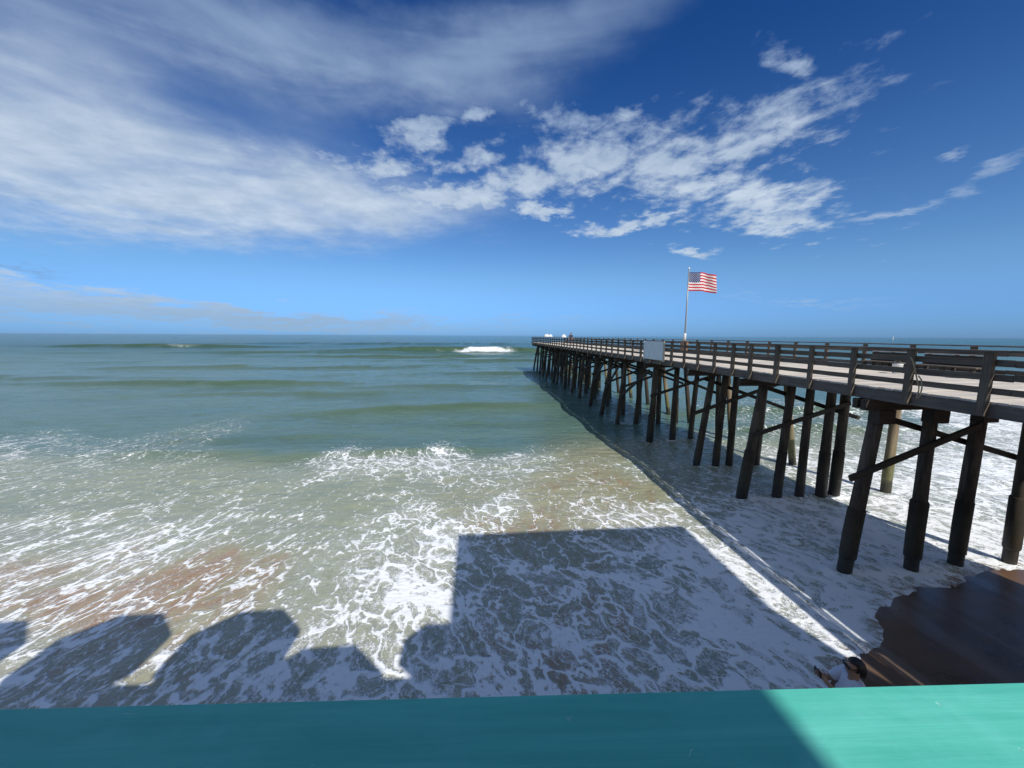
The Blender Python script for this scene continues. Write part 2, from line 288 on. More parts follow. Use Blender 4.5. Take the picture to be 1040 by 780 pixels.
mw, T, B = mat_new('sea_water')
pos = T.new('ShaderNodeNewGeometry').outputs['Position']
px, py, pz = T.sep(pos)
P = T.comb(px, py)
D = T.attr('foam'); TN = T.attr('tan'); ST = T.attr('streak'); DP = T.attr('deep'); CRn = T.attr('crest')
def lace(vec, k, sc1):
    w1 = T.v('SCALE', T.v('SUBTRACT', T.noise(vec, .55*sc1, 3, .55, color=True), (.5, .5, .5)), scale=2.7/sc1)
    w2 = T.v('SCALE', T.v('SUBTRACT', T.noise(vec, 1.7*sc1, 4, .6, color=True), (.5, .5, .5)), scale=.95/sc1)
    q = T.v('ADD', vec, T.v('ADD', w1, w2))
    a = T.vor(q, 1.25*sc1); b_ = T.vor(T.v('ADD', q, (3.1, 7.7, 0)), 3.3*sc1); c_ = T.vor(T.v('ADD', q, (9.1, 2.7, 0)), 9.0*sc1)
    sw_ = T.m('ABSOLUTE', T.m('SUBTRACT', T.noise(T.v('ADD', q, T.v('SCALE', w2, scale=1.2)), 1.5*sc1, 4, .58, .5), .5))
    a = T.m('MINIMUM', T.m('ADD', a, T.m('MULTIPLY', T.noise(vec, 1.1*sc1, 2, .5), .05)), T.m('ADD', T.m('MULTIPLY', sw_, 3.0), .06))
    return a, b_, c_
cells = lace(T.comb(T.m('ADD', px, T.m('MULTIPLY', py, .25)), T.m('MULTIPLY', py, .72)), 0, 1.0)
ca, sa = math.cos(R_(22)), math.sin(R_(22))
along = T.m('ADD', T.m('MULTIPLY', px, sa), T.m('MULTIPLY', py, ca))
across = T.m('SUBTRACT', T.m('MULTIPLY', px, ca), T.m('MULTIPLY', py, sa))
strk = lace(T.comb(across, T.m('MULTIPLY', along, .42)), 1, 1.25)
LA, LB, LC = [T.m('ADD', T.m('MULTIPLY', q_, ST), T.m('MULTIPLY', c_, T.m('SUBTRACT', 1.0, ST))) for q_, c_ in zip(strk, cells)]
patch = T.noise(P, .55, 5, .62); fine = T.noise(P, 5.0, 4, .60); patch2 = T.noise(T.comb(across, T.m('MULTIPLY', along, .35)), .9, 4, .6)
pt = T.m('ADD', T.m('MULTIPLY', patch, T.m('SUBTRACT', 1.0, ST)), T.m('MULTIPLY', patch2, ST))
Dn = T.m('ADD', D, T.m('MULTIPLY', T.m('SUBTRACT', pt, .5), T.m('MULTIPLY', 1.15, T.m('MINIMUM', 1.0, T.m('MULTIPLY', D, 3.0)))))
Dn = T.m('MULTIPLY', Dn, T.ss(D, .02, .12))
D0 = T.m('MAXIMUM', Dn, 0.0)
jit = T.m('MULTIPLY', T.m('SUBTRACT', fine, .5), .17)
def web(dist, k, pw, off, sf):
    wdt = T.m('ADD', T.m('MULTIPLY', T.m('POWER', D0, pw), k), off)
    d_ = T.m('SUBTRACT', T.m('ADD', dist, jit), wdt)
    return T.ss(d_, sf, T.m('MULTIPLY', sf, -1.0)), d_
sfa = T.m('ADD', .018, T.m('MULTIPLY', D0, .045))
fA, dA = web(LA, .168, 1.85, .026, sfa)
fB, dB = web(LB, .150, 1.9, -.025, T.m('ADD', .02, T.m('MULTIPLY', D0, .05)))
fC, dC = web(LC, .20, 1.8, -.05, .08)
inv = T.m('MULTIPLY', T.m('SUBTRACT', 1.0, fA), T.m('MULTIPLY', T.m('SUBTRACT', 1.0, T.m('MULTIPLY', fB, .88)), T.m('SUBTRACT', 1.0, T.m('MULTIPLY', fC, .45))))
foam = T.m('MULTIPLY', T.m('SUBTRACT', 1.0, inv), T.ss(Dn, .02, .14))
film = T.m('MULTIPLY', T.ss(dA, .32, -.04), T.m('MULTIPLY', T.ss(D, .12, .8), T.ss(patch, .3, .7, .16, .40)))
thick = T.ss(T.noise(T.v('ADD', P, T.v('SCALE', T.noise(P, 1.6, 3, .6, color=True), scale=.9)), 3.6, 5, .60), .30, .60, .70, 1.0)
foamc = T.m('MAXIMUM', T.m('MULTIPLY', foam, T.m('ADD', thick, T.m('MULTIPLY', T.ss(dA, .03, -.06), .25))), film, clamp=True)
tex = T.noise(P, 16, 4, .65)
body_near = (.300, .325, .222); body_mid = (.112, .190, .150); body_far = (.028, .088, .086)
fv = T.noise(P, .22, 4, .6)
body = T.mix(T.ss(fv, .3, .7), body_near, (.250, .285, .200))
mid = T.mix(T.ss(T.noise(T.comb(T.m('MULTIPLY', px, .3), py), .16, 4, .6), .3, .7), body_mid, (.088, .162, .138))
body = T.mix(DP, body, mid)
body = T.mix(T.ss(py, 45, 260), body, body_far)
body = T.mix(T.m('MULTIPLY', CRn, .75), body, (.060, .100, .050))  # wave fronts painted darker green, where less sky would reflect
patch3 = T.noise(T.comb(across, T.m('MULTIPLY', along, .4)), 2.2, 4, .6)
tn = T.ss(T.m('ADD', TN, T.m('MULTIPLY', T.m('SUBTRACT', patch3, .5), 2.0)), .50, 1.15)
body = T.mix(T.m('MULTIPLY', TN, .9), body, (.330, .290, .160))
body = T.mix(T.m('MULTIPLY', tn, .9), body, T.mix(fv, (.29, .160, .075), (.33, .205, .110)))
fc = T.mix(tex, (.85, .885, .89), (.93, .94, .935))
base = T.mix(foamc, body, fc)
T.put(B.inputs['Base Color'], base)
T.put(B.inputs['Roughness'], T.m('ADD', .10, T.m('MULTIPLY', foamc, .6)))
T.put(B.inputs['IOR'], T.ss(py, 22, 160, 1.33, 1.09))
T.put(B.inputs['Specular IOR Level'], T.m('SUBTRACT', T.ss(py, 16, 120, .42, .07), T.m('MULTIPLY', foamc, .3)))
rip = T.noise(T.comb(T.m('MULTIPLY', px, .45), py), 1.7, 6, .62, .4)
rip2 = T.noise(T.comb(T.m('MULTIPLY', px, .6), py), 7.5, 4, .6, .3)
hh = T.m('ADD', T.m('MULTIPLY', rip, T.ss(py, 8, 24, .045, .20)), T.m('ADD', T.m('MULTIPLY', rip2, .022), T.m('MULTIPLY', T.m('MULTIPLY', T.m('MAXIMUM', fA, T.m('MULTIPLY', fB, .25)), .38), T.m('ADD', .010, T.m('ADD', T.m('MULTIPLY', tex, .012), T.m('ADD', T.m('MULTIPLY', thick, .028), T.m('MULTIPLY', fine, .026)))))))
hh = T.m('ADD', hh, T.m('MULTIPLY', T.noise(T.comb(T.m('MULTIPLY', px, .3), py), .28, 4, .55), T.ss(py, 20, 60, 0.0, .55)))
bp = T.new('ShaderNodeBump', {'Height': hh, 'Strength': 1.0, 'Distance': 1.0}); T.l.new(bp.outputs[0], B.inputs['Normal'])
sea = grid_mesh('sea', X, Y, Z, mw, {'foam': den, 'tan': tan, 'streak': stk, 'deep': deepc, 'crest': CR})
tag(sea, 'green grey sea rolling in and breaking into white foam on the sand', 'sea', kind='structure')

# ------------------------------------------------------------------ beach and sea bed: one sheet to the horizon
ms, T, B = mat_new('wet_sand')
pos = T.new('ShaderNodeNewGeometry').outputs['Position']; px, py, pz = T.sep(pos)
n1 = T.noise(pos, .7, 5, .6); n2 = T.noise(pos, 60, 3, .7); n3 = T.noise(T.comb(T.m('MULTIPLY', px, 1.0), T.m('MULTIPLY', py, .14)), 1.2, 2, .45, .2)
light_streaks = T.ss(n3, .52, .66)
sandc = T.mix(T.ss(n1, .3, .7), (.105, .055, .026), (.175, .093, .045))
sandc = T.mix(T.m('MULTIPLY', n2, .35), sandc, (.16, .11, .07))
sandc = T.mix(T.m('MULTIPLY', light_streaks, .6), sandc, (.22, .16, .12))  # pale streaks painted on the sand in place of streaks of light
dry = T.ss(pz, .45, .9)
sandc = T.mix(dry, sandc, (.42, .28, .17))
T.put(B.inputs['Base Color'], sandc)
T.put(B.inputs['Roughness'], T.m('ADD', T.m('MULTIPLY', dry, .5), T.ss(n1, .3, .7, .22, .42)))
bp = T.new('ShaderNodeBump', {'Height': T.m('ADD', T.m('MULTIPLY', n3, .03), T.m('MULTIPLY', n2, .003)), 'Strength': .7, 'Distance': 1.0}); T.l.new(bp.outputs[0], B.inputs['Normal'])
gx = np.concatenate([-14000*.985**np.arange(0, 440)[:430], np.arange(-20, 26, .15), 26*1.02**np.arange(0, 318)])
gx = np.unique(np.sort(gx)); gy = np.concatenate([-600*.96**np.arange(0, 110), np.arange(-6, 14, .12), 14*1.05**np.arange(0, 142)]); gy = np.unique(np.sort(gy))
GX, GY = np.meshgrid(gx[::1], gy)
sand = grid_mesh('beach', GX, GY, sand_z(GX, GY), ms)
tag(sand, 'dark wet brown sand beside the foam under the pier', 'beach', kind='structure')

# ------------------------------------------------------------------ materials
W_rail = wood('weathered_rail_wood', (.07, .058, .045), (.19, .158, .125), 'Y')
W_post = wood('weathered_post_wood', (.065, .054, .042), (.18, .15, .115), 'Z')
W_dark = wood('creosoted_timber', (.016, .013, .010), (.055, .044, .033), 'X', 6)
W_fascia = wood('grey_edge_beam_wood', (.07, .062, .055), (.17, .15, .135), 'Y', 5)
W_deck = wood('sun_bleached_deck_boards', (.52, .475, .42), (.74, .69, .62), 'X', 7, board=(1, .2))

def pile_mat(name, wood_dark, wood_light, lit=False):
    m, t, b = mat_new(name); p = t.new('ShaderNodeTexCoord').outputs['Object']
    x, y, z = t.sep(p)
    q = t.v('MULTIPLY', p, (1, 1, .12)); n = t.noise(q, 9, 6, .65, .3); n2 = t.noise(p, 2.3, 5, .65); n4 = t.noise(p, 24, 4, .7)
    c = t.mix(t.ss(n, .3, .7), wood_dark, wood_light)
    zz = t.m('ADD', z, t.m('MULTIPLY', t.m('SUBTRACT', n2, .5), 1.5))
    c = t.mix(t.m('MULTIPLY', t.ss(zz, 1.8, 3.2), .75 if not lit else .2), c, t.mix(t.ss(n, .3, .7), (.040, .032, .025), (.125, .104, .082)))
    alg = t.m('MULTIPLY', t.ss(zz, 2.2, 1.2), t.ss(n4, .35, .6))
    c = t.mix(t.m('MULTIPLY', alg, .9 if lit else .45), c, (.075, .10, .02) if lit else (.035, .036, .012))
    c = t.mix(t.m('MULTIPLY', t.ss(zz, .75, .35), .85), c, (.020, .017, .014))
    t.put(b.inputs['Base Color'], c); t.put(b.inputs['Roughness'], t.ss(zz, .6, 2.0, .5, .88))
    bp = t.new('ShaderNodeBump', {'Height': t.m('ADD', n, t.m('MULTIPLY', n4, .6)), 'Strength': .6, 'Distance': .02}); t.l.new(bp.outputs[0], b.inputs['Normal'])
    return m
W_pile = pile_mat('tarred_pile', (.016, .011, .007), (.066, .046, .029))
W_pile2 = pile_mat('sunlit_pile', (.16, .12, .07), (.30, .235, .145), True)  # sunlit copy of the pile material: sunlight put into paler tones, moss is real
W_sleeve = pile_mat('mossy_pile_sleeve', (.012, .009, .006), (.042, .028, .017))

# ------------------------------------------------------------------ the fishing pier
pier = empty('fishing_pier', (10.6, -1.5, 0))
tag(pier, 'long weathered wooden fishing pier on dark leaning piles running out to sea', 'pier')
ox, oy = 10.6, -1.5
def PB(mb, name, mat, parent=pier, **k):
    mb.v = [(x-ox, y-oy, z) for (x, y, z) in mb.v]
    return mb.build(name, mat, parent, **k)
Y0, Y1, XN, XF = -1.5, 75.0, 10.6, 16.8
mb = MB(); y = Y0
while y < Y1:
    dzz = random.uniform(-.006, .006)
    mb.box(XN+.02+random.uniform(0, .03), XF-.02-random.uniform(0, .03), y, y+.188, 5.43+dzz, 5.48+dzz); y += .2
PB(mb, 'deck', W_deck)
for x in (XN+.05, XF-.05):
    mb = MB(); y = Y0
    while y < Y1:
        e = min(y+5.0, Y1); mb.box(x-.035+random.uniform(-.004, .004), x+.035, y, e-.01, 5.14+random.uniform(-.012, .012), 5.426); y += 5.0
    PB(mb, 'edge_beam', W_fascia)
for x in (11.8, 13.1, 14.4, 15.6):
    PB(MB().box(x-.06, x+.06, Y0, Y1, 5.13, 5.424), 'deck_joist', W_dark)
# railings
npost = [-1.2, .1, 1.4, 2.8, 4.2, 5.65, 7.06, 8.51, 9.95, 11.34, 12.74, 14.07, 15.11, 16.37, 17.67, 18.91, 20.22]
y = 21.5
while y < 74.9: npost.append(y); y += 1.36 if y < 40 else 1.5
npost.append(74.9)
fpost = []; y = -1.3
while y < 74.9: fpost.append(y); y += 1.86
for side, plist in ((-1, npost), (1, fpost)):
    x = XN-.05 if side < 0 else XF+.05
    for y in plist:
        w = random.uniform(.065, .08); tl = random.uniform(-.012, .012)
        PB(MB().beam((x, y, 5.17+random.uniform(-.03, .02)), (x+tl, y+tl, 6.50), w*1.25, w*2, up=(0, 1, 0)), 'railing_post', W_post)
    cx = x+side*.0
    mb = MB(); y = Y0
    while y < Y1:
        e = min(y+4.1, Y1); dzz = random.uniform(-.008, .008)
        mb.box(cx-.11, cx+.11, y, e-.012, 6.502+dzz, 6.545+dzz); y += 4.1
    PB(mb, 'handrail', W_rail)
    for zc, hh_ in ((6.28, .07), (5.99, .07), (5.71, .065)):
        mb = MB(); y = Y0; xi = x-side*.075
        while y < Y1:
            e = min(y+4.1, Y1); dzz = random.uniform(-.014, .014)
            mb.box(xi-.02, xi+.02, y, e-.012, zc-hh_+dzz, zc+hh_+dzz); y += 4.1
        PB(mb, 'rail_board', W_rail)
PB(MB().box(XN, XF, Y1-.1, Y1-.03, 6.502, 6.545), 'handrail', W_rail)
# bents: rows of piles, a cap beam and X braces
bents = [-.6, 4.4, 9.55, 14.6, 18.5, 23.5, 28.7, 32.4, 36.2, 40.2, 44.1, 48.0, 52.0, 55.8, 59.8, 63.8, 67.2, 70.6, 73.8]
rp = random.Random(5)
for bi, by in enumerate(bents):
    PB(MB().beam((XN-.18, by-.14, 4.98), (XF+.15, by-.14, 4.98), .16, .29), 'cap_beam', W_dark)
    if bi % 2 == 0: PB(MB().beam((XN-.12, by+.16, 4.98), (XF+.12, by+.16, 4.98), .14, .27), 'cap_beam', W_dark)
    if bi == 2: layout = [(10.5, 11.05, 1), (12.72, 12.7, 1), (14.31, 14.25, 1), (16.08, 15.95, 1)]
    elif bi == 3: layout = [(10.95, 11.6, 1), (12.6, 12.85, 1), (13.66, 13.7, 0), (14.63, 14.67, 1), (15.25, 15.3, 1), (17.85, 17.75, 2)]
    elif bi == 4: layout = [(11.19, 11.9, 0), (12.33, 12.6, 0), (13.17, 13.2, 0), (14.64, 14.8, 0), (17.0, 15.9, 2)]
    else:
        layout = [(10.75+rp.uniform(-.25, .3), 11.3+rp.uniform(-.1, .3), rp.random() < .4), (12.5+rp.uniform(-.3, .3), 12.7, 0), (14.1+rp.uniform(-.3, .3), 14.1, 0), (15.6+rp.uniform(-.3, .3), 15.5, rp.random() < .3)]
        if bi > 3: layout.append((16.9+rp.uniform(-.2, .3), 16.1, 2 if bi % 2 else 0))
    for (xb, xt, sl_) in layout:
        jy = rp.uniform(-.12, .12)
        pb, pt_ = Vector((xb, by+jy, -1.6)), Vector((xt, by, 4.86))
        k0 = lambda z: pb+(pt_-pb)*((z+1.6)/6.46)
        rr = rp.uniform(.155, .185)
        if sl_ == 2: rr = .175 if bi == 3 else .16
        bow = Vector((rp.uniform(-.03, .03), rp.uniform(-.03, .03), 0))
        zz = [-1.6, .0, .6, 1.3, 2.1, 3.0, 4.0, 4.86]
        rad = [rr*(1.12-.03*i)*rp.uniform(.97, 1.03) for i in range(len(zz))]
        if sl_ == 1: rad = [rr*.98, rr*.98, rr]+rad[3:]
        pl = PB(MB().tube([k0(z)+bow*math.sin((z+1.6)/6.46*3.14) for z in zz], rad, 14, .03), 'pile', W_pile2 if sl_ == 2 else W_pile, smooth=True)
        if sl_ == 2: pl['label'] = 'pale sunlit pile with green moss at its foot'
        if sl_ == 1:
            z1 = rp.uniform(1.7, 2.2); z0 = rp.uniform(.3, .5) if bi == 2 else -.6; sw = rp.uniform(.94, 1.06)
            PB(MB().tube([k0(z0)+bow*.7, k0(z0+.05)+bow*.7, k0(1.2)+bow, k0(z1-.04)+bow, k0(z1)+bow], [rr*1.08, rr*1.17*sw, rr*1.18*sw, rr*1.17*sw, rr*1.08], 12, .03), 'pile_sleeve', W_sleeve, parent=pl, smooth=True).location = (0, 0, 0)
        if bi in (2,):
            PB(MB().box(xt-.24, xt+.24, by-.26, by+.05, 4.45, 4.83), 'pile_head_block', W_dark, parent=pl)
    if bi == 2: br = [((10.17, 2.94), (13.96, 4.38)), ((11.15, 4.64), (16.4, 3.15))]
    elif bi == 3: br = [((11.1, 2.8), (15.3, 4.1)), ((12.0, 4.68), (16.3, 3.35))]
    else: br = [((10.9, 3.0+rp.uniform(-.3, .3)), (15.6, 4.5)), ((11.6, 4.65), (16.2, 3.1+rp.uniform(-.3, .3)))]
    for i, (a, b_) in enumerate(br):
        yy = by+(-.24 if i == 0 else .24)
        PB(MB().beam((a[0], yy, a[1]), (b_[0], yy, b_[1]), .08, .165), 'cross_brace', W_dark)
# sway braces running from bent to bent along the outer row
for i in (5, 6, 7, 8, 10, 11, 13, 14):
    a, b_ = bents[i], bents[i+1]
    PB(MB().beam((11.0, a+.3, 4.6), (10.95, b_-.3, 2.2), .08, .18), 'sway_brace', W_dark)

# ------------------------------------------------------------------ things on the pier
M_white = simple('chalky_white_paint', (.68, .69, .68), .55, .06)
M_sign = simple('grey_white_sheet', (.70, .75, .78), .45, .05, 3)
sgn = empty('notice_board', (10.42, 22.1, 0))
tag(sgn, 'blank pale grey notice board fixed to the outside of the pier railing', 'notice board')
mb = MB(); mb.box(-.02, .02, -1.2, 1.25, 5.42, 6.49); mb.build('panel', M_sign, sgn, bevel=.004)
mb = MB(); mb.box(-.045, .03, -1.32, -1.21, 5.36, 6.50); mb.build('frame_edge', simple('pale_wood_batten', (.5, .46, .38), .7), sgn)
mb = MB(); mb.box(-.045, .03, 1.26, 1.33, 5.36, 6.50); mb.build('frame_edge', sgn.children[1].data.materials[0], sgn)

pole = empty('flagpole', (16.3, 29.3, 5.48))
tag(pole, 'thin pale metal flagpole standing on the pier deck under the flag', 'flagpole')
M_pole = simple('brushed_pole_metal', (.24, .25, .26), .4, .05, metal=.4)
MB().tube([(0, 0, 0), (0, 0, 3), (0, 0, 6.45)], [.06, .05, .032], 12).build('pole', M_pole, pole, smooth=True)
MB().tube([(0, 0, 6.45), (0, 0, 6.49), (0, 0, 6.55), (0, 0, 6.60)], [.03, .07, .07, .02], 12).build('finial', M_white, pole, smooth=True)
MB().box(-.22, .22, -.22, .22, 0, .95).build('base_box', simple('brown_base_box', (.22, .12, .075), .7), pole, bevel=.01)
MB().tube([(0, 0, .96), (0, 0, 1.5), (0, 0, 1.55)], [.11, .10, .07], 12).build('collar', M_white, pole, smooth=True)
MB().tube([(.07, 0, 1.2), (.05, 0, 6.42)], .008, 6).build('halyard', M_white, pole)
# the flag: cloth grid rippling in the wind, stripes, canton and stars from its own two coordinates
mf, T, B = mat_new('flag_cloth')
uu = T.attr('fu'); vv = T.attr('fv')
stripe = T.m('MODULO', T.m('FLOOR', T.m('MULTIPLY', vv, 13)), 2.0)
c = T.mix(T.m('GREATER_THAN', stripe, .5), (.62, .035, .06), (.86, .85, .83))
cu = T.m('DIVIDE', uu, .40); cv = T.m('DIVIDE', T.m('SUBTRACT', vv, 6/13), 7/13)
incan = T.m('MULTIPLY', T.m('LESS_THAN', uu, .40), T.m('GREATER_THAN', vv, 6/13))
gu = T.m('MULTIPLY', cu, 12); gv = T.m('MULTIPLY', cv, 10)
iu = T.m('ROUND', gu); iv = T.m('ROUND', gv)
par = T.m('MODULO', T.m('ADD', iu, iv), 2.0)
inr = T.m('MULTIPLY', T.m('MULTIPLY', T.m('GREATER_THAN', iu, .5), T.m('LESS_THAN', iu, 11.5)), T.m('MULTIPLY', T.m('GREATER_THAN', iv, .5), T.m('LESS_THAN', iv, 9.5)))
ddx = T.m('MULTIPLY', T.m('SUBTRACT', gu, iu), 1.0); ddy = T.m('SUBTRACT', gv, iv)
rr_ = T.m('SQRT', T.m('ADD', T.m('MULTIPLY', ddx, ddx), T.m('MULTIPLY', ddy, ddy)))
th_ = T.m('ARCTAN2', ddx, ddy)
star = T.m('LESS_THAN', rr_, T.m('ADD', .33, T.m('MULTIPLY', T.m('COSINE', T.m('MULTIPLY', th_, 5.0)), .13)))
star = T.m('MULTIPLY', T.m('MULTIPLY', star, inr), T.m('LESS_THAN', par, .5))
c = T.mix(incan, c, T.mix(star, (.03, .05, .20), (.86, .86, .86)))
T.put(B.inputs['Base Color'], c); B.inputs['Roughness'].default_value = .8
out = [n for n in T.n if n.type == 'OUTPUT_MATERIAL'][0]
tr = T.new('ShaderNodeBsdfTranslucent', {'Color': c}); mx = T.new('ShaderNodeMixShader', {0: .35})
T.l.new(B.outputs[0], mx.inputs[1]); T.l.new(tr.outputs[0], mx.inputs[2]); T.l.new(mx.outputs[0], out.inputs[0])
U, V = np.meshgrid(np.linspace(0, 1, 90), np.linspace(0, 1, 50))
FX = .06+2.15*U-.05*np.sin(U*11)*U; FY = .16*np.sin(U*10.5+V*1.8)*U**.6+.05*np.sin(U*23-V*3)*U
FZ = -1.42*(1-V)-.16*U**1.5-.05*np.sin(U*7+1)*(.3+U)+.04*np.sin(U*9.0+V*4)*U
flag = grid_mesh('flag', FX, FY, FZ, mf, {'fu': U, 'fv': V})
flag.location = (16.3, 29.3, 11.75)
mdl = flag.modifiers.new('thickness', 'SOLIDIFY'); mdl.thickness = .006
tag(flag, 'red white and blue striped flag with stars flying in the wind from the pole', 'flag')

def bench(x, y, ln, label):
    t = empty('bench', (x, y, 5.48)); tag(t, label, 'bench', 'wooden benches on the pier')
    M = W_dark
    mb = MB()
    for k in range(3): mb.box(-.22+k*.15, -.09+k*.15, -ln/2, ln/2, .33, .37)
    mb.build('seat', W_rail, t)
    mb = MB()
    for k in range(3): mb.beam((.26+.02*k, -ln/2, .42+k*.12), (.26+.02*k, ln/2, .42+k*.12), .035, .112)
    mb.build('backrest', M, t)
    MB().box(.28, .40, -ln/2-.02, ln/2+.02, .732, .76).build('top_board', simple('sunlit_bench_board', (.42, .40, .37), .8), t)  # top edge coloured paler to stand for sun catching it
    for s in (-1, 0, 1):
        MB().box(-.2, -.1, s*(ln/2-.12)-.05, s*(ln/2-.12)+.05, 0, .328).build('leg', M, t)
        MB().beam((.24, s*(ln/2-.12), 0), (.33, s*(ln/2-.12), .73), .08, .09, up=(0, 1, 0)).build('leg', M, t)
bench(15.95, 11.75, 1.85, 'wooden slatted bench on the pier nearest the shore end')
bench(16.2, 14.0, 1.55, 'wooden slatted bench on the pier next further out')

bk = empty('fishing_bucket', (15.3, 12.75, 5.48)); tag(bk, 'white plastic fishing bucket standing on the pier boards by the bench', 'bucket')
MB().tube([(0, 0, 0), (0, 0, .34), (0, 0, .36)], [.12, .15, .16], 16).build('bucket_body', M_white, bk, smooth=True)
MB().tube([(-.15, 0, .34), (-.1, .02, .46), (0, .03, .5), (.1, .02, .46), (.15, 0, .34)], .006, 6).build('handle', M_pole, bk)

# rope looped on a railing post
rope = MB(); pts = []
for k in range(26):
    t = k/25; pts.append((10.40-.03*math.sin(t*6), 8.40-.22*t-.10*math.sin(t*3.1), 6.32-1.0*t+.05*math.sin(t*9)))
pts += [(10.40, 8.15, 5.36), (10.40, 8.10, 5.42), (10.40, 8.08, 5.62), (10.40, 8.12, 5.82), (10.40, 8.19, 5.9)]
rope.tube(pts, .014, 8); ro = rope.build('rope', simple('hemp_rope', (.34, .30, .19), .9, .2, 40), None, smooth=True)
tag(ro, 'pale yellow rope hanging from a pier railing post in a loose loop', 'rope')

# small white parasols at the sea end of the pier
def parasol(x, y, h, r_, label, group='white parasols at the far end of the pier'):
    t = empty('parasol', (x, y, 5.48)); tag(t, label, 'parasol', group)
    MB().tube([(0, 0, 0), (0, 0, h)], .025, 8).build('pole', M_pole, t)
    MB().tube([(0, 0, 0), (0, 0, .08)], [.22, .2], 12).build('base', W_dark, t)
    mb = MB(); n = 8; vs = [(0, 0, h+.02)]
    for k in range(n): vs.append((r_*.55*math.cos(k*math.pi/4), r_*.55*math.sin(k*math.pi/4), h-.13))
    for k in range(n): vs.append((r_*math.cos(k*math.pi/4), r_*math.sin(k*math.pi/4), h-.36))
    for k in range(n): vs.append((r_*math.cos(k*math.pi/4), r_*math.sin(k*math.pi/4), h-.5))
    fs = [(0, 1+k, 1+(k+1) % n) for k in range(n)]
    for j in (0, 1): fs += [(1+j*n+k, 1+(j+1)*n+k, 1+(j+1)*n+(k+1) % n, 1+j*n+(k+1) % n) for k in range(n)]
    mb.add(vs, fs); c_ = mb.build('canopy', M_white, t)
    md = c_.modifiers.new('thickness', 'SOLIDIFY'); md.thickness = .01
parasol(12.3, 68.5, 1.62, .55, 'wider white parasol at the sea end of the pier, left of the other two')
parasol(13.4, 70.8, 1.60, .42, 'narrow white parasol just beyond the wider one at the pier end')
parasol(13.6, 60.5, 1.55, .42, 'small white parasol on the pier nearer the shore than the other two')

# ------------------------------------------------------------------ people
def skin_obj(name, joints, edges, mat, parent, sub=2, root=0):
    me = bpy.data.meshes.new(name)
    me.from_pydata([j[0] for j in joints], edges, [])
    o = bpy.data.objects.new(name, me); col.objects.link(o); o.parent = parent
    o.modifiers.new('skin', 'SKIN')
    if not me.skin_vertices: me.skin_vertices.new()
    lay = me.skin_vertices[0].data
    for i, j in enumerate(joints):
        rr = j[1]; lay[i].radius = rr if isinstance(rr, tuple) else (rr, rr)
        lay[i].use_root = (i == root)
    s = o.modifiers.new('smooth', 'SUBSURF'); s.levels = sub; s.render_levels = sub
    dg = bpy.context.evaluated_depsgraph_get(); dg.update()
    em = bpy.data.meshes.new_from_object(o.evaluated_get(dg)); o.modifiers.clear(); o.data = em
    em.polygons.foreach_set('use_smooth', [True]*len(em.polygons)); em.materials.clear(); em.materials.append(mat); em.name = name
    return o
M_skin = simple('sunned_skin', (.36, .20, .13), .55, .08)
M_shirt = simple('white_cotton', (.66, .66, .72), .85, .05)
M_hair = simple('dark_hair', (.018, .012, .009), .5, .3, 60)
M_navy = simple('navy_cloth', (.03, .04, .07), .85, .15)
M_black = simple('black_plastic', (.012, .012, .013), .35, .1)
def ellipsoid(name, c, rad, mat, parent, cut=None, rot=0, seg=20):
    bm = bmesh.new(); bmesh.ops.create_uvsphere(bm, u_segments=seg, v_segments=seg//2+2, radius=1)
    for v in bm.verts:
        v.co = Vector((v.co.x*rad[0], v.co.y*rad[1], v.co.z*rad[2]))
    if cut:
        bmesh.ops.delete(bm, geom=[v for v in bm.verts if cut(v.co)], context='VERTS')
    bmesh.ops.rotate(bm, verts=bm.verts, matrix=Matrix.Rotation(rot, 3, 'Z'))
    bmesh.ops.translate(bm, verts=bm.verts, vec=c)
    me = bpy.data.meshes.new(name); bm.to_mesh(me); bm.free(); me.polygons.foreach_set('use_smooth', [True]*len(me.polygons))
    me.materials.append(mat); o = bpy.data.objects.new(name, me); col.objects.link(o); o.parent = parent; return o
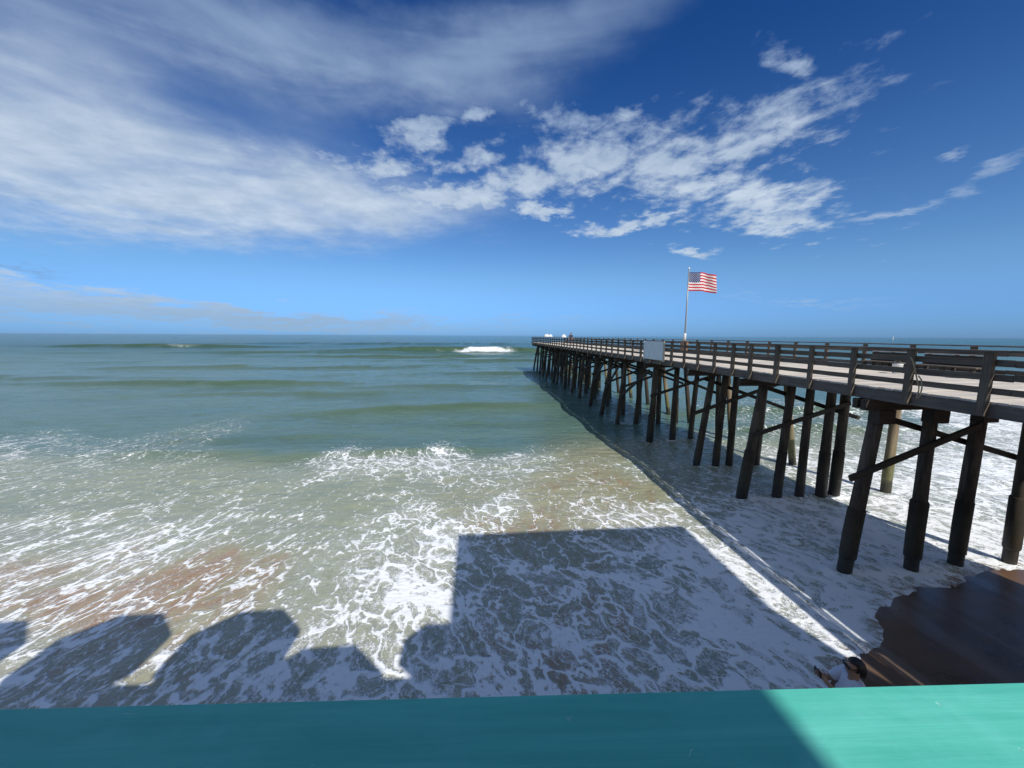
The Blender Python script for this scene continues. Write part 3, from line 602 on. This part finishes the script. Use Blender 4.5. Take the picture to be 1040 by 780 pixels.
def make_person(loc, rz, label, shirt, shorts, armpose, glasses=False, detail=True, size=1.0):
    """a standing adult facing local -X, feet at the origin"""
    t = empty('person', loc, rz); tag(t, label, 'person')
    J = [((0, 0, .92), (.15, .11)), ((0, 0, 1.08), (.135, .10)), ((.01, 0, 1.27), (.155, .115)), ((.02, 0, 1.41), (.085, .07)), ((0, 0, 1.48), .052),
         ((-.015, 0, 1.55), (.070, .078)), ((-.012, 0, 1.63), (.078, .095)), ((-.005, 0, 1.685), (.06, .075)), ((-.118, 0, 1.585), .012)]
    E = [(0, 1), (1, 2), (2, 3), (3, 4), (4, 5), (5, 6), (6, 7), (5, 8)]
    shl = {}
    for s in (-1, 1):
        el_, wr, hd = armpose
        k = len(J)
        J += [((.015, s*.165, 1.385), .058), ((el_[0]*.5, s*(.165+el_[1])/2, (1.385+el_[2])/2), .047), ((el_[0], s*el_[1], el_[2]), .040), (((el_[0]+wr[0])/2, s*(el_[1]+wr[1])/2, (el_[2]+wr[2])/2), .036), ((wr[0], s*wr[1], wr[2]), .026), ((hd[0], s*hd[1], hd[2]), (.032, .020))]
        E += [(2, k), (k, k+1), (k+1, k+2), (k+2, k+3), (k+3, k+4), (k+4, k+5)]
        shl[s] = k
        if detail:
            h = Vector((hd[0], s*hd[1], hd[2])); d = (h-Vector((wr[0], s*wr[1], wr[2]))).normalized(); sd = d.cross(Vector((0, s, 0))).normalized(); inn = Vector((0, -s, 0))
            for q, ln in zip((-.030, -.010, .010, .030), (.055, .068, .072, .062)):
                kk = len(J); b0 = h+d*.03+sd*q
                J += [(tuple(b0), .0095), (tuple(b0+d*ln*.5+inn*.008), .0085), (tuple(b0+d*ln*.7+inn*.035), .0075)]; E += [(k+5, kk), (kk, kk+1), (kk+1, kk+2)]
            kk = len(J); b0 = h+sd*.035-d*.005
            J += [(tuple(b0), .011), (tuple(b0+sd*.025+d*.02+inn*.02), .009)]; E += [(k+5, kk), (kk, kk+1)]
        k = len(J)
        st = .07*s
        J += [((0, s*.09, .86), .095), ((-st*.5, s*.10, .66), .075), ((-st-.01, s*.105, .48), .056), ((-st*.4, s*.105, .32), .056), ((st*.2+.01, s*.105, .09), .036), ((st*.2-.01, s*.11, .035), .034), ((st*.2-.16, s*.125, .025), .026)]
        E += [(0, k)]+[(k+i, k+i+1) for i in range(6)]
    skin_obj('body', J, E, M_skin, t)
    k1, k2 = shl[-1], shl[1]
    SJ = [((0, 0, .86), (.185, .15)), ((0, 0, 1.08), (.175, .14)), ((.01, 0, 1.27), (.19, .152)), ((.018, 0, 1.425), (.112, .10))]
    SE = [(0, 1), (1, 2), (2, 3)]
    for k in (k1, k2):
        a = len(SJ); SJ += [(J[k][0], .082), (J[k+1][0], .070), (tuple(Vector(J[k+1][0]).lerp(Vector(J[k+2][0]), .5)), .060)]; SE += [(2, a), (a, a+1), (a+1, a+2)]
    skin_obj('shirt', SJ, SE, shirt, t)
    SJ = [((0, 0, .93), (.16, .12))]; SE = []
    for s in (-1, 1):
        a = len(SJ); SJ += [((0, s*.09, .84), .112), ((-.035*s, s*.10, .66), .095), ((-.05*s, s*.103, .56), .088)]; SE += [(0, a), (a, a+1), (a+1, a+2)]
    skin_obj('shorts', SJ, SE, shorts, t)
    h = ellipsoid('hair', (.016, 0, 1.632), (.098, .086, .092), M_hair, t, cut=lambda c: c.x < -.055 and c.z < .045 or c.z < -.075 and c.x < .02)
    md = h.modifiers.new('thickness', 'SOLIDIFY'); md.thickness = .012; md.offset = 1
    if glasses:
        ellipsoid('ponytail', (.115, 0, 1.545), (.04, .045, .10), M_hair, t)
        g = MB(); g.box(-.108, -.098, -.062, -.008, 1.595, 1.635); g.box(-.108, -.098, .008, .062, 1.595, 1.635); g.box(-.106, -.10, -.008, .008, 1.615, 1.627)
        g.box(-.10, .02, -.088, -.083, 1.615, 1.625); g.box(-.10, .02, .083, .088, 1.615, 1.625); g.build('sunglasses', M_black, t)
    t.scale = (size, size, size)
    return t
GZ = float(sand_z(np.array([[5.9]]), np.array([[5.02]]))[0, 0])
make_person((5.72, 4.82, GZ), R_(-12), 'person with dark hair in a white shirt holding up a phone at the water edge', M_shirt, M_navy,
            ((-.20, .21, 1.20), (-.36, .09, 1.38), (-.42, .055, 1.44)), glasses=True, size=1.1)
ph = empty('phone', (5.72, 4.82, GZ), R_(-12)); ph.scale = (1.1, 1.1, 1.1); tag(ph, 'black phone held up by the person in the white shirt', 'phone')
MB().box(-.462, -.454, -.075, .075, 1.435, 1.51).build('case', M_black, ph, bevel=.002)
MB().box(-.4535, -.453, -.07, .07, 1.44, 1.505).build('screen', simple('phone_screen', (.02, .02, .03), .1), ph)
make_person((12.2, 50, 5.48), R_(70), 'dark clothed person standing at the pier railing far out', M_navy, M_navy,
            ((-.02, .27, 1.10), (-.12, .25, .86), (-.15, .24, .78)), detail=True)


# ------------------------------------------------------------------ sailboat on the horizon
sb = empty('sailboat', (1105, 940, 0), R_(30)); tag(sb, 'tiny white sailboat on the horizon beyond the pier', 'sailboat')
mb = MB(); n = 9; ring = []
for k in range(n):
    t = k/(n-1); wd = 1.5*math.sin(math.pi*min(1, .18+t*.82))**.7+.02; x = -4.5+9*t
    ring += [(x, -wd, 1.3+.4*t), (x, wd, 1.3+.4*t), (x, 0, -.4)]
fs = []
for k in range(n-1):
    a = 3*k; fs += [(a, a+3, a+4, a+1), (a, a+2, a+5, a+3), (a+1, a+4, a+5, a+2)]
mb.add(ring, fs+[(0, 1, 2), (3*n-3, 3*n-1, 3*n-2)]); mb.build('hull', M_white, sb)
MB().tube([(.4, 0, 1.2), (.4, 0, 13)], .09, 8).build('mast', M_pole, sb)
mb = MB(); mb.add([(.25, 0, 2.2), (-4.1, .5, 2.2), (.25, 0, 12.7), (.25, .04, 2.2), (-4.1, .54, 2.2), (.25, .04, 12.7)], [(0, 1, 2), (5, 4, 3), (0, 3, 4, 1), (1, 4, 5, 2), (2, 5, 3, 0)]); mb.build('sail', M_white, sb)

# ------------------------------------------------------------------ teal railing in front of the camera
mt, T, B = mat_new('teal_painted_board')
p = T.new('ShaderNodeTexCoord').outputs['Object']
q = T.v('MULTIPLY', p, (.05, 1, 1)); g1 = T.noise(q, 38, 6, .62, .4); g2 = T.noise(q, 150, 4, .6); g3 = T.noise(p, 5.5, 5, .62, .8)
c = T.mix(T.ss(g1, .3, .72), (.085, .500, .390), (.135, .620, .490))
c = T.mix(T.m('MULTIPLY', T.ss(g3, .45, .75), .5), c, (.20, .68, .58))
chip = T.ss(T.noise(T.v('MULTIPLY', p, (.25, 1, 1)), 60, 6, .72, .6), .645, .70)
c = T.mix(T.m('MULTIPLY', chip, .8), c, (.40, .78, .68))
T.put(B.inputs['Base Color'], c); B.inputs['Roughness'].default_value = .48
bp = T.new('ShaderNodeBump', {'Height': T.m('ADD', T.m('MULTIPLY', g1, .8), T.m('ADD', T.m('MULTIPLY', g2, .3), T.m('MULTIPLY', chip, -.6))), 'Strength': .5, 'Distance': .002}); T.l.new(bp.outputs[0], B.inputs['Normal'])
rail = empty('terrace_railing', (0, .435, 0), -math.atan2(.072, 1.29))
tag(rail, 'teal painted wooden railing across the foreground with its right end in sun', 'railing')
MB().box(-9.5, 6.5, -.15, .0, 6.31, 6.35).build('top_rail', mt, rail, bevel=.004)
MB().box(-9.5, 6.5, -.095, -.055, 6.19, 6.307).build('lower_rail', mt, rail)
MB().box(-9.5, 6.5, -.095, -.055, 5.36, 5.45).build('lower_rail', mt, rail)
for k in range(9):
    x = -9.3+k*1.95
    MB().box(x-.045, x+.045, -.12, -.03, 5.24, 6.307).build('railing_post', mt, rail)
bal = MB(); x = -9.4
while x < 6.4:
    bal.box(x, x+.142, -.085, -.065, 5.452, 6.188); x += .145
bal.build('shade_infill_boards', mt, rail)  # unseen solid boards, added so the railing casts an unbroken shadow

# ------------------------------------------------------------------ terrace, restaurant and parasols behind the camera (they cast the shadows)
terr = empty('restaurant_terrace', (0, -3, 0)); tag(terr, 'raised boarded terrace the photograph is taken from', 'terrace')
mb = MB(); y = -6.0
while y < 3.36: mb.box(-9.6, 6.6, y, y+.135, 5.19, 5.235); y += .14
mb.build('floor_boards', W_fascia, terr)
for y in (-5.5, -2.5, .8, 3.2): MB().box(-9.6, 6.6, y-.06, y+.06, 4.9, 5.187).build('floor_joist', W_dark, terr)
for x in (-9.2, -5.3, -1.4, 2.5, 6.3):
    for y in (-5.5, -.6, 3.0): MB().tube([(x, y, -.6), (x, y, 4.9)], .15, 12).build('support_post', W_pile, terr, smooth=True)
rest = empty('restaurant', (8, -6, 0)); tag(rest, 'tall seafront restaurant building beside the terrace and pier entrance', 'building')
M_wall = simple('pale_cladding', (.50, .55, .53), .8, .05, 2); M_glass = simple('window_glass', (.03, .04, .05), .05, .1)
MB().box(-3.86, 2.7, -7.5, 4.45, 5.2, 13.2).build('wall', M_wall, rest)
MB().box(-3.9, 4.1, -7.6, 4.5, 13.202, 13.4).build('roof', M_white, rest)
for x in (-2.7, -.6, 1.5):
    w_ = MB().box(x-.75, x+.75, 4.42, 4.47, 9.2, 11.0).build('window', M_white, rest); MB().box(x-.66, x+.66, 4.472, 4.48, 9.3, 10.9).build('pane', M_glass, w_)

def terrace_parasol(x, y, h, r_, label):
    t = empty('terrace_parasol', (x, y, 5.24)); tag(t, label, 'parasol', 'large parasols on the restaurant terrace')
    H_ = h-5.24
    MB().tube([(0, 0, 0), (0, 0, H_)], .03, 10).build('pole', M_pole, t)
    MB().tube([(0, 0, 0), (0, 0, .1)], [.3, .28], 16).build('base', W_dark, t)
    mb = MB(); n = 8; vs = [(0, 0, H_+.45)]+[(r_*math.cos((k+.5)*math.pi/4), r_*math.sin((k+.5)*math.pi/4), H_) for k in range(n)]+[(r_*math.cos((k+.5)*math.pi/4), r_*math.sin((k+.5)*math.pi/4), H_-.12) for k in range(n)]
    fs = [(0, 1+k, 1+(k+1) % n) for k in range(n)]+[(1+k, 1+n+k, 1+n+(k+1) % n, 1+(k+1) % n) for k in range(n)]
    mb.add(vs, fs); c_ = mb.build('canopy', M_shirt, t); md = c_.modifiers.new('thickness', 'SOLIDIFY'); md.thickness = .01
    for k in range(n): MB().tube([(0, 0, H_+.40), (r_*.97*math.cos((k+.5)*math.pi/4), r_*.97*math.sin((k+.5)*math.pi/4), H_-.03)], .01, 6).build('rib', M_pole, t)
for (x, y, h, lb) in ((-8.1, -.85, 8.6, 'white parasol shading the far left end of the terrace'), (-5.1, -.85, 8.6, 'white parasol second from the left end of the terrace'), (-2.25, -.95, 8.6, 'white parasol third from the left end of the terrace'), (-.175, -2.35, 8.6, 'white parasol set back from the railing in the middle of the terrace')):
    terrace_parasol(x, y, h, 1.42 if x > -1 else 1.30, lb)
terrace_parasol(1.98, -.86, 8.2, .78, 'smaller white parasol added out of view to cast a rounded shadow on the water')  # added, unseen parasol, placed only for its shadow on the water
